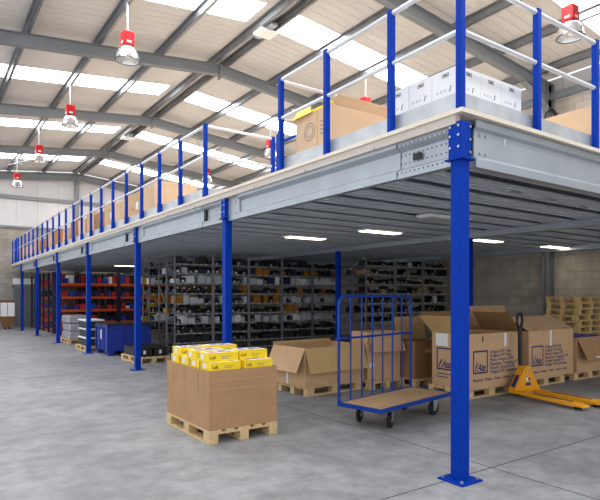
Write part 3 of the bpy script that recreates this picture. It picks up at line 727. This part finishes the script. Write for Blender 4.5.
MB().prism([(-.06, .265), (-.02, .30), (.03, .295), (.07, .27), (.03, .262), (.035, .225), (0, .222), (-.02, .25)], 'XY', 0, .001, FM).build('maker_mark', WHITE, apo)
MB().prism([(.015, .295), (.03, .295), (.07, .27), (.03, .262), (.035, .225), (.015, .224)], 'XY', .0012, .002, FM).build('maker_mark', NAVYINK, apo)
patch(apo, 'maker_sticker', FM, 0.045, 0.068, 0.175, 0.21, REDINK)
MS = Matrix.Translation((-0.2805, 0.14, 0.11)) @ Matrix.Rotation(R(31.5), 4, 'Y') @ Matrix.Rotation(-PI / 2, 4, 'Z') @ Matrix.Rotation(PI / 2, 4, 'X')
patch(apo, 'side_sticker', MS, 0.02, 0.08, 0.05, 0.26, NAVYINK, 0.014)
p = MB(); p.cyl((0, 0.13, 0.10), (0, 0.13, 0.42), 0.055, n=14); p.box(-.09, .09, .09, .20, .10, .2); p.cyl((-.06, .16, .33), (.06, .16, .33), .05, n=12)
p.build('hydraulic_pump', BLACK, jk, smooth=True)
hd = MB(); hd.tube([(-0.012, 0.165, 0.33), (-0.012, 0.172, 0.6), (-0.012, 0.18, 1.08)], 0.034, 10)
ho = hd.build('handle', BLACK, jk, smooth=True)
lp = [(0.005, 0.18, 1.06)] + [(-0.012 + 0.06 * math.sin(a), 0.18, 1.20 - 0.115 * math.cos(a)) for a in [PI * 2 * k / 20 for k in range(1, 20)]] + [(-.02, .18, 1.06)]
MB().tube(lp, 0.021, 8).build('grip_loop', BLACK, ho, smooth=True)
MB().tube([(0, 0.18, 1.13), (0.05, 0.2, 1.19), (0.05, 0.2, 1.26)], 0.009, 6).build('release_lever', BLACK, ho, smooth=True)
for sx in (-1, 1):
    w = MB(); w.cyl((sx * .055, 0.15, 0.09), (sx * .105, 0.15, 0.09), 0.09, n=18); w.build('steer_wheel', RUBBER, jk, smooth=True)

# ------------------------------------------------------------------ goods on the deck
Z = ZT
# white cartons on a pallet at the near corner
pallet(4.58, 3.60, Z, 0, 'wooden pallet under the white cartons at the deck corner')
wc = thing('white_carton', 'white carton at the deck corner directly behind the corner post', 'carton', (3.99, 3.21, Z + .144), 0, 'white cartons at the deck corner')
MB().box(0, 0.325, 0, 0.30, 0, 0.355).build('carton_body', WCARD, wc, bevel=0.003)
for fm in (face_front(0, 0, 0), face_left(0, 0.30, 0)):
    q = MB(); q.box(.12, .2, .285, .29, 0, .001, fm); q.box(.12, .2, .315, .32, 0, .001, fm); q.box(.12, .125, .29, .315, 0, .001, fm); q.box(.195, .2, .29, .315, 0, .001, fm); q.box(.135, .185, .296, .309, 0, .001, fm)
    q.build('size_mark', INK, wc)
    q = MB(); q.prism([(.20, .14), (.215, .14), (.225, .18), (.235, .19), (.215, .19), (.21, .17)], 'XY', 0, .001, fm); q.build('handling_icon', GREYP, wc)
    for k in range(3): patch(wc, 'handling_icon', fm, .05 + .045 * k, .075 + .045 * k, .15, .175, CARTG)
wt = tree_of(wc)
for (i, j, n) in ((1, 0, 'white carton second from the corner post along the short deck side'), (2, 0, 'white carton third from the corner post, end of the short-side row'),
                  (0, 1, 'white carton second from the corner post along the long deck side'), (0, 2, 'white carton third from the corner post along the long deck side')):
    copy_tree(wc, wt, (3.99 + .33 * i, 3.21 + .305 * j, Z + .144), 0, n)
# big open carton on the deck
pallet(4.62, 5.50, Z, 0, 'wooden pallet under the open carton on the deck by the recess')
c = carton('open brown carton with yellow liner on the deck beside the recess', 4.03, 5.09, Z + .144, 1.18, 0.76, 0.56, CARDP, (('front', 0.13, 45, None), ('back', 0.22, 34, None), ('right', 0.2, -20, None), ('left', 0.16, -55, None)))
lf = MB(); lf.box(0.01, 1.17, 0.006, 0.02, .54, .60); lf.box(.006, .02, .02, .8, .54, .60); lf.box(1.0, 1.15, .02, .2, .54, .6)
lf.build('yellow_liner', YEL, c)
MB().prism([(-.0, .0), (.42, .0), (.30, .16), (.05, .10)], 'XY', 0, .01, Matrix.Translation((-0.03, .80, .55)) @ Matrix.Rotation(-PI / 2, 4, 'Z') @ Matrix.Rotation(R(65), 4, 'X')).build('yellow_liner', YEL, c)
FL = face_left(0, .76, 0)
rg = [(.3 + .11 * math.cos(2 * PI * k / 20), .33 + .11 * math.sin(2 * PI * k / 20), .001) for k in range(20)]
MB().tube([FL @ Vector(p_) for p_ in rg], 0.004, 5, closed=True).build('printed_ring', GREYP, c)
MB().tube([FL @ Vector(p_) for p_ in [(.3 + .07 * math.cos(2 * PI * k / 14), .33 + .07 * math.sin(2 * PI * k / 14), .001) for k in range(14)]], 0.004, 5, closed=True).build('printed_ring', GREYP, c)
for k in range(4): patch(c, 'print_line', FL, .52, .70 - .03 * k, .25 + .05 * k, .262 + .05 * k, GREYP)
patch(c, 'tape_strip', FL, .44, .48, 0, .56, CARDIN)
# brown carton over the short side
c = carton('closed brown carton on the deck behind the short-side guard rail, near the block wall', 6.52, 3.24, Z, 0.8, 0.9, 0.66, CARDP, closed=True, name='closed_carton', group='cartons on the deck')
# row along the long side
specs = [(11.1, .9, .84, CARDP, 'first past the recess, broad plain face'), (12.05, .95, .78, CARD2, 'with red and white labels, second past the recess'),
         (13.1, .9, .74, CARDP, 'third past the recess'), (14.1, .85, .80, CARD2, 'fourth past the recess'), (15.05, .9, .70, CARDD, 'fifth past the recess'),
         (16.05, .8, .82, CARD2, 'sixth past the recess'), (17.0, .9, .74, CARDP, 'seventh past the recess'), (18.2, .9, .85, CARDD, 'eighth past the recess'), (19.4, .9, .7, CARD2, 'ninth past the recess'),
         (20.8, .9, .78, CARTO, 'ochre, tenth past the recess'), (22.2, 1.0, .8, CARD2, 'eleventh past the recess'), (23.8, 1.0, .7, CARDD, 'twelfth past the recess'), (25.4, 1.0, .82, CARD2, 'thirteenth past the recess'),
         (27.2, 1.0, .7, CARDP, 'fourteenth past the recess'), (29.2, .9, .75, CARD2, 'last before the far wall')]
for k, (y, d, h, mm, n) in enumerate(specs):
    c = carton('brown carton along the long deck edge, ' + n, 4.02 + random.uniform(0, .06), y, Z, 0.95, d, h, mm, closed=True, name='closed_carton', group='cartons on the deck')
    FL = face_left(0, d, 0)
    patch(c, 'tape_strip', FL, d * .5 - .03, d * .5 + .03, h - .2, h - .01, CARDIN)
    if k in (1, 3, 5, 8): patch(c, 'shipping_label', FL, d * .62, d * .8, h * .5, h * .72, WHITE)
    if k == 1: patch(c, 'shipping_label', FL, d * .35, d * .42, h * .5, h * .6, REDINK)
o = MB().box(0, .35, 0, .3, 0, .08).build('yellow_film_bundle', YEL, bevel=0.02); o.location = (4.3, 12.3, Z + .781)
tag(o, 'small yellow packet lying on a brown carton along the deck edge', 'packet')
# coil of black cable on the wall column
cc = MB()
for k in range(4):
    cc.tube([(0.02 * k, (0.13 + .012 * k) * math.cos(2 * PI * q / 20), (0.19 + .01 * k) * math.sin(2 * PI * q / 20)) for q in range(20)], 0.016, 6, closed=True)
o = cc.build('cable_coil', BLACK, smooth=True); o.location = (XR - .42, 8.12, 6.42)
tag(o, 'coil of black cable hanging beside the wall column above the deck', 'cable')
tag(MB().box(XR - .44, XR - .02, 8.10, 8.14, 6.58, 6.60).build('wall_hook', BLACK), 'black hook arm on the wall column carrying the cable coil', 'hook')

# ------------------------------------------------------------------ shelving
LEV = [0.10, 0.32, 0.58, 0.85, 1.12, 1.40, 1.68, 1.96, 2.23, 2.49]
BW, BD, BH = 1.12, 0.56, 2.79
def shelving_parts(t, w=BW, d=BD):
    for x in (0, w):
        for y in (0, d):
            u = MB(); u.box(x - .02, x + .02, y - .003, y + .003, 0, BH); u.box(x - .003, x + .003, y - .02 if y else y, y if y else y + .03, 0, BH)
            u.build('upright', RACK, t)
    tg = []
    for z in LEV:
        s = MB(); s.box(.02, w - .02, 0, d, z - .004, z); s.box(.02, w - .02, -.003, .0, z - .035, z); s.box(.02, w - .02, d, d + .003, z - .035, z)
        so = s.build('shelf', RACK, t)
        for q in range(5): tg.append((so, .08 + .21 * q, z))
    for x in (.004, w - .004):
        for za, zb in ((BH - .05, BH - .05), (.2, .2), (1.3, 1.9)): MB().cyl((x, 0, za), (x, d, zb), .008, n=6).build('side_brace', RACK, t)
    me0 = None
    for so, xq, z in tg:
        if me0 is None:
            l = MB().box(0, .07, -.0045, -.003, -.030, -.006).build('shelf_label', LABEL, so); me0 = l.data
        else:
            l = bpy.data.objects.new('shelf_label', me0); COL.objects.link(l); l.parent = so
        l.location = (xq + random.uniform(-.03, .03), 0, z)
    MB().box(0.02, w - .02, d / 2 - .02, d / 2 + .02, BH - .05, BH - .045).build('top_tie', RACK, t)
bays = []   # (x, y, row name, bay number, lowest level used, label)
for k in range(5): bays.append((5.64 + 1.165 * k, 14.0, 'long row', k + 1, 0 if k < 1 else 1))
for k in range(2): bays.append((5.64 + 1.165 * k, 14.62, 'rear long row', k + 1, 2))
for k in range(2): bays.append((5.66 + 1.165 * k, 16.05, 'second row', k + 1, 2))
for k in range(3): bays.append((10.41 + 1.2 * k, 11.6, 'wall-side row', k + 1, 3))
bays.append((10.41, 12.22, 'rear wall-side row', 1, 4))
s0 = None
for (x, y, row, n, lo) in bays:
    lab = 'grey steel shelving bay, %s from the aisle in the %s' % (ORD[n], row)
    if s0 is None:
        s0 = thing('shelving_unit', lab, 'shelving', (x, y, 0), 0, 'grey shelving bays'); shelving_parts(s0); st = tree_of(s0)
    else: copy_tree(s0, st, (x, y, 0), 0, lab)
# goods for the shelves: prototypes of unit size
def proto_box(m):
    b = MB(); b.box(0, 1, 0, 1, 0, 1); me = b.build('x', m); d = me.data; bpy.data.objects.remove(me); return d
def proto_label(m):
    return None
def proto_caliper():
    """brake caliper: C-shaped cast body with a bore and bolts, unit box 1 x 1 x 1"""
    b = MB()
    b.prism([(0.0, 0.0), (1.0, 0.0), (1.0, .45), (.88, .8), (.70, .95), (.62, .6), (.38, .6), (.30, 1.0), (.10, .85), (0.0, .5)], 'XZ', 0.05, 1.0)
    b.cyl((.5, 0.0, .3), (.5, .2, .3), .24, n=10); b.cyl((.08, .0, .2), (.08, .3, .2), .07, n=8); b.cyl((.92, .0, .2), (.92, .3, .2), .07, n=8)
    o = b.build('x', PARTBLK); d = o.data
    d.materials.append(PARTSIL)
    k = len(d.polygons)
    for p in d.polygons:
        if p.center.y < 0.17 and abs(p.normal.y) > .7 and p.center.y < 0.04: p.material_index = 1
    bpy.data.objects.remove(o); return d
def proto_hub():
    b = MB(); b.cyl((.5, 0.5, 0), (.5, .5, .35), .5, n=14); b.cyl((.5, .5, .35), (.5, .5, .8), .3, .24, n=12); b.cyl((.5, .5, .8), (.5, .5, 1.0), .1, n=8)
    for k in range(5):
        a = 2 * PI * k / 5; b.cyl((.5 + .38 * math.cos(a), .5 + .38 * math.sin(a), .35), (.5 + .38 * math.cos(a), .5 + .38 * math.sin(a), .62), .05, n=6)
    o = b.build('x', PARTBLK, smooth=True); d = o.data; d.materials.append(PARTSIL)
    for p in d.polygons:
        if p.center.z > 0.62: p.material_index = 1
    bpy.data.objects.remove(o); return d
def proto_rack():
    """steering rack or shaft: a long bar with knuckles"""
    b = MB(); b.cyl((0, .5, .35), (1, .5, .35), .18, n=8); b.box(.1, .32, .1, .9, 0, .9); b.box(.7, .85, .2, .8, 0, .7); b.cyl((.2, .5, .5), (.2, .5, 1.0), .1, n=8)
    o = b.build('x', PARTBLK); d = o.data; d.materials.append(PARTSIL)
    for p in d.polygons:
        if abs(p.center.x - .5) < .12: p.material_index = 1
    bpy.data.objects.remove(o); return d
PROT = {'grey carton': proto_box(CARTG), 'white carton': proto_box(WCARD), 'ochre carton': proto_box(CARTO), 'black carton': proto_box(CARTK), 'navy carton': proto_box(CARTN), 'tan carton': proto_box(CARTT),
        'black caliper': proto_caliper(), 'black hub': proto_hub(), 'black shaft': proto_rack(),
        'red carton': proto_box(CARTR), 'blue carton': proto_box(CARTB), 'yellow carton': proto_box(CARTY)}
KNAME = {'black caliper': 'brake_caliper', 'black hub': 'wheel_hub', 'black shaft': 'drive_shaft'}
def place(kind, x, y, z, w, d, h, label, cat, group):
    o = bpy.data.objects.new(KNAME.get(kind, kind.replace(' ', '_')), PROT[kind]); COL.objects.link(o)
    o.location = (x, y, z); o.scale = (w, d, h); tag(o, label, cat, group); return o
# mix of goods per level for the rows (photo: white rows at some levels, ochre at others)
W_ = ['black caliper', 'black caliper', 'black hub', 'black shaft', 'black caliper']
LM = {0: ['black carton', 'black carton', 'black caliper'], 1: ['black carton', 'black caliper', 'black carton'], 2: W_ + ['black carton'], 3: ['grey carton', 'grey carton', 'white carton', 'black caliper'],
      4: W_ + ['ochre carton'], 5: ['grey carton', 'black caliper', 'ochre carton', 'grey carton', 'black hub'], 6: ['ochre carton', 'black caliper', 'black hub', 'black shaft'],
      7: ['grey carton', 'white carton', 'grey carton', 'black caliper', 'navy carton'], 8: ['ochre carton', 'black caliper', 'black caliper', 'grey carton', 'navy carton'], 9: W_ + ['black carton']}
for (x, y, row, n, lo) in bays:
    rear = row.startswith('rear')
    for li in range(lo, 10):
        if rear and (n > 1 or li % 2): continue
        gap = (LEV[li + 1] if li < 9 else 2.79) - LEV[li] - 0.05
        px = x + .035; k = 0
        while px < x + BW - .09:
            r = random.random()
            kinds = LM[li]
            if row.endswith('wall-side row'):
                kinds = W_ * 4 + ['black carton', 'grey carton', 'tan carton'] if li not in (6,) else ['tan carton', 'tan carton', 'black caliper', 'black hub', 'black caliper', 'black shaft']
            kind = random.choice(kinds)
            if kind == 'black shaft': w = random.uniform(.28, .42); h = min(gap, random.uniform(.10, .14))
            elif 'carton' in kind: w = random.uniform(.13, .24); h = min(gap, random.uniform(.12, .23))
            else: w = random.uniform(.13, .19); h = min(gap, random.uniform(.12, .21))
            w = min(w, x + BW - .03 - px)
            if w < .07: break
            d = random.uniform(.26, .42); dy = random.uniform(.01, .08)
            k += 1
            noun = kind if 'carton' in kind else {'black caliper': 'black caliper', 'black hub': 'black hub', 'black shaft': 'black shaft'}[kind]
            lab = '%s %s from aisle, %s shelf up, %s bay of the %s' % (noun, ORD[k], ORD[li + 1], ORD[n], row)
            place(kind, px, y + dy, LEV[li] + .0005, w, d, h, lab, 'carton' if 'carton' in kind else 'car part', ('cartons' if 'carton' in kind else 'car parts') + ' on the grey shelving')
            px += w + random.uniform(.004, .03) + (0.10 if random.random() < .08 else 0)

# ------------------------------------------------------------------ orange beam racking far down
OL = [0.12, 0.55, 1.05, 1.58, 2.13]
OW = 2.3
def orange_parts(t):
    for x in (0, OW):
        for y in (0, 1.0):
            MB().box(x - .04, x + .04, y - .04, y + .04, 0, 2.62).build('upright', RACKB, t)
        b = MB()
        for k in range(4): b.cyl((x, 0, .2 + .6 * k), (x, 1.0, .5 + .6 * k), .015, n=6)
        b.build('frame_brace', RACKB, t)
    for z in OL:
        for y in (-.03, 1.03): MB().box(.04, OW - .04, y - .02, y + .02, z - .10, z).build('beam', ORANGE, t)
        MB().box(.04, OW - .04, -.01, 1.01, z - .02, z - .001).build('shelf_panel', CARTT, t)
o0 = None
obays = [(4.62, 23.6, 'first row', 1), (4.71 + OW, 23.6, 'first row', 2), (4.80 + 2 * OW, 23.6, 'first row', 3), (4.62, 25.0, 'second row', 1), (4.62, 27.2, 'third row', 1), (4.62, 29.4, 'fourth row', 1)]
for (x, y, row, n) in obays:
    lab = 'orange-beamed racking bay, %s from the aisle in the %s' % (ORD[n], row)
    if o0 is None:
        o0 = thing('pallet_rack', lab, 'racking', (x, y, 0), 0, 'orange beamed racking bays'); orange_parts(o0); ot = tree_of(o0)
    else: copy_tree(o0, ot, (x, y, 0), 0, lab)
for (x, y, row, n) in obays:
    for li, z in enumerate(OL):
        if n == 3 and li < 1: continue
        px = x + .08; k = 0
        while px < x + OW - .12:
            kind = random.choice(['red carton', 'red carton', 'blue carton', 'blue carton', 'white carton', 'navy carton', 'black carton']) if (n < 2 or (n == 2 and px < x + 1.0)) else random.choice(['yellow carton', 'tan carton', 'yellow carton', 'navy carton', 'black carton'])
            w = random.uniform(.13, .24) if row == 'first row' else random.uniform(.4, .6)
            if row != 'first row' and px > x + 1.2: break
            if row != 'first row' and random.random() < .7: kind = 'red carton'; w = min(w, x + OW - .06 - px)
            if w < .08: break
            h = random.uniform(.13, .27) if li < 4 else random.uniform(.2, .42); k += 1
            lab = '%s %s from aisle, %s level up, %s bay of the %s orange row' % (kind, ORD[k], ORD[li + 1], ORD[n], row.split()[0])
            place(kind, px, y + random.uniform(.0, .1), z + .0005, w, random.uniform(.5, .85), h, lab, 'carton', 'cartons on the orange racking')
            px += w + random.uniform(.01, .06)

# ------------------------------------------------------------------ goods along the aisle
# pallet with black crates
pallet(4.58, 13.28, 0, R(92), 'wooden pallet under the two long black crates')
cr = thing('black_crate', 'long black crate on the pallet, aisle side', 'crate', (4.22, 12.75, .144), 0, 'black crates on the pallet')
q = MB(); q.box(0, .34, 0, 1.05, 0, .012); q.box(0, .012, 0, 1.05, .012, .2); q.box(.328, .34, 0, 1.05, .012, .2); q.box(.012, .328, 0, .012, .012, .2); q.box(.012, .328, 1.038, 1.05, .012, .2); q.build('crate_body', BLACK, cr)
q = MB(); q.box(-.012, .352, -.012, 1.062, .2, .215); q.build('lid', BLACK, cr)
patch(cr, 'label_card', face_front(0, 0, 0), .13, .19, .06, .15, WHITE)
crt = tree_of(cr); copy_tree(cr, crt, (4.61, 12.75, .144), 0, 'long black crate on the pallet, shelving side')
# blue plastic pallet box
bb = thing('plastic_pallet_box', 'big navy plastic pallet box with black lid beside the aisle', 'bin', (4.08, 14.75, 0), 0)
W2, D2, H2 = 1.13, 1.15, .80
q = MB(); q.box(0, W2, 0, .03, .12, H2); q.box(0, W2, D2 - .03, D2, .12, H2); q.box(0, .03, .03, D2 - .03, .12, H2); q.box(W2 - .03, W2, .03, D2 - .03, .12, H2); q.box(.03, W2 - .03, .03, D2 - .03, .12, .15)
q.build('bin_body', NAVY, bb, bevel=.008)
q = MB()
for x in (0, W2): q.box(x - .035, x + .035, -.03, .03, .12, H2); q.box(x - .035, x + .035, D2 - .03, D2 + .03, .12, H2)
for x in (.37, .76): q.box(x - .03, x + .03, -.025, 0, .14, H2 - .06)
for y in (.38, .77): q.box(-.025, 0, y - .03, y + .03, .14, H2 - .06)
q.box(-.03, W2 + .03, -.03, D2 + .03, H2 - .06, H2)
q.build('rib_frame', NAVY, bb, bevel=.006)
for x in (.08, W2 / 2, W2 - .08):
    for y in (.08, D2 - .08): MB().box(x - .08, x + .08, y - .08, y + .08, 0, .12).build('foot', NAVY, bb)
MB().box(-.02, W2 + .02, -.02, D2 + .02, H2, H2 + .05).build('lid', BLACK, bb)
patch(bb, 'label_card', face_left(-.026, D2, 0), .50, .62, .42, .68, WHITE)
# white-lidded stack
pallet(4.26, 16.85, 0, R(90), 'wooden pallet under the white-lidded black crates')
wl = thing('lidded_crate', 'black crate with white lid, bottom of the stack behind a blue column', 'crate', (3.90, 16.32, .144), 0, 'white-lidded black crates')
MB().box(.02, .50, .02, 1.0, 0, .21).build('crate_body', CARTK, wl, bevel=.01); MB().box(0, .52, 0, 1.02, .21, .255).build('lid', WCARD, wl, bevel=.008)
wlt = tree_of(wl); copy_tree(wl, wlt, (3.92, 16.33, .399), 0, 'black crate with white lid, second up in the stack behind a blue column')
copy_tree(wl, wlt, (3.90, 16.34, .654), 0, 'black crate with white lid, top of the stack behind a blue column')
# wrapped load
pallet(4.42, 19.85, 0, R(90), 'wooden pallet under the grey wrapped load')
wp = thing('wrapped_load', 'load of goods wrapped in grey stretch film on a pallet', 'wrapped load', (4.06, 19.3, .144), 0)
for k, (dx, h) in enumerate(((0.0, .26), (.02, .25), (-.01, .27))):
    z = [0, .27, .53][k]
    MB().box(dx, .74 + dx, .01, 1.1, z, z + h).build('wrapped_layer', FILM, wp, bevel=.05)
#o = MB().box(0, .6, 0, .8, 0, .26).build('black_tray', BLACK, bevel=.02); o.location = (4.12, 19.4, .144 + .805); tag(o, 'black tray lying on top of the grey wrapped load', 'tray')
# far corner: brown board stand with white cartons
sd = thing('display_stand', 'brown board stand with tapered foot near the far wall', 'stand', (3.42, 29.4, 0), 0)
MB().prism([(-.14, .08), (.14, .08), (.34, .55), (-.34, .55)], 'XZ', 0, .5).build('tapered_foot', BROWN, sd); MB().box(-.36, .36, -.02, .52, .55, .62).build('top_board', BROWN, sd)
for sx in (-1, 1): MB().cyl((sx * .1, .05, .045), (sx * .1, .45, .045), .045, n=12).build('roller', RUBBER, sd, smooth=True)
q = MB(); q.box(-.36, -.33, .0, .5, .62, 1.35); q.box(-.33, .33, .48, .5, .62, 1.4); q.build('back_panel', BROWN, sd)
for i in range(2):
    for j in range(3):
        o = MB().box(0, .29, 0, .36, 0, .215).build('white_carton', WCARD, bevel=.004); o.location = (3.42 - .31 + .32 * i, 29.45, .62 + .22 * j)
        tag(o, 'white carton on the brown stand, %s %s' % (['bottom', 'middle', 'top'][j], ['next to its side panel', 'at its open side'][i]), 'carton', 'white cartons on the brown stand')

# ------------------------------------------------------------------ light
w = bpy.data.worlds.new('World'); S.world = w; w.use_nodes = True
bg = w.node_tree.nodes['Background']; bg.inputs['Color'].default_value = (0.93, 0.96, 1.0, 1); bg.inputs['Strength'].default_value = 1.25

# ------------------------------------------------------------------ camera
cam = bpy.data.cameras.new('camera'); co = bpy.data.objects.new('camera', cam); COL.objects.link(co)
cam.sensor_width = 36; cam.lens = 542 / 600 * 36; cam.shift_y = 46 / 600; cam.clip_end = 200
co.location = (0, 0, 1.6); co.rotation_euler = (R(90), 0, -math.atan2(.573, .8195))
S.camera = co
S.view_settings.view_transform = 'Standard'; S.view_settings.look = 'None'; S.view_settings.gamma = 1; S.view_settings.use_curve_mapping = False
S.view_settings.exposure = 0.05
S.cycles.use_denoising = True
S.cycles.max_bounces = 8
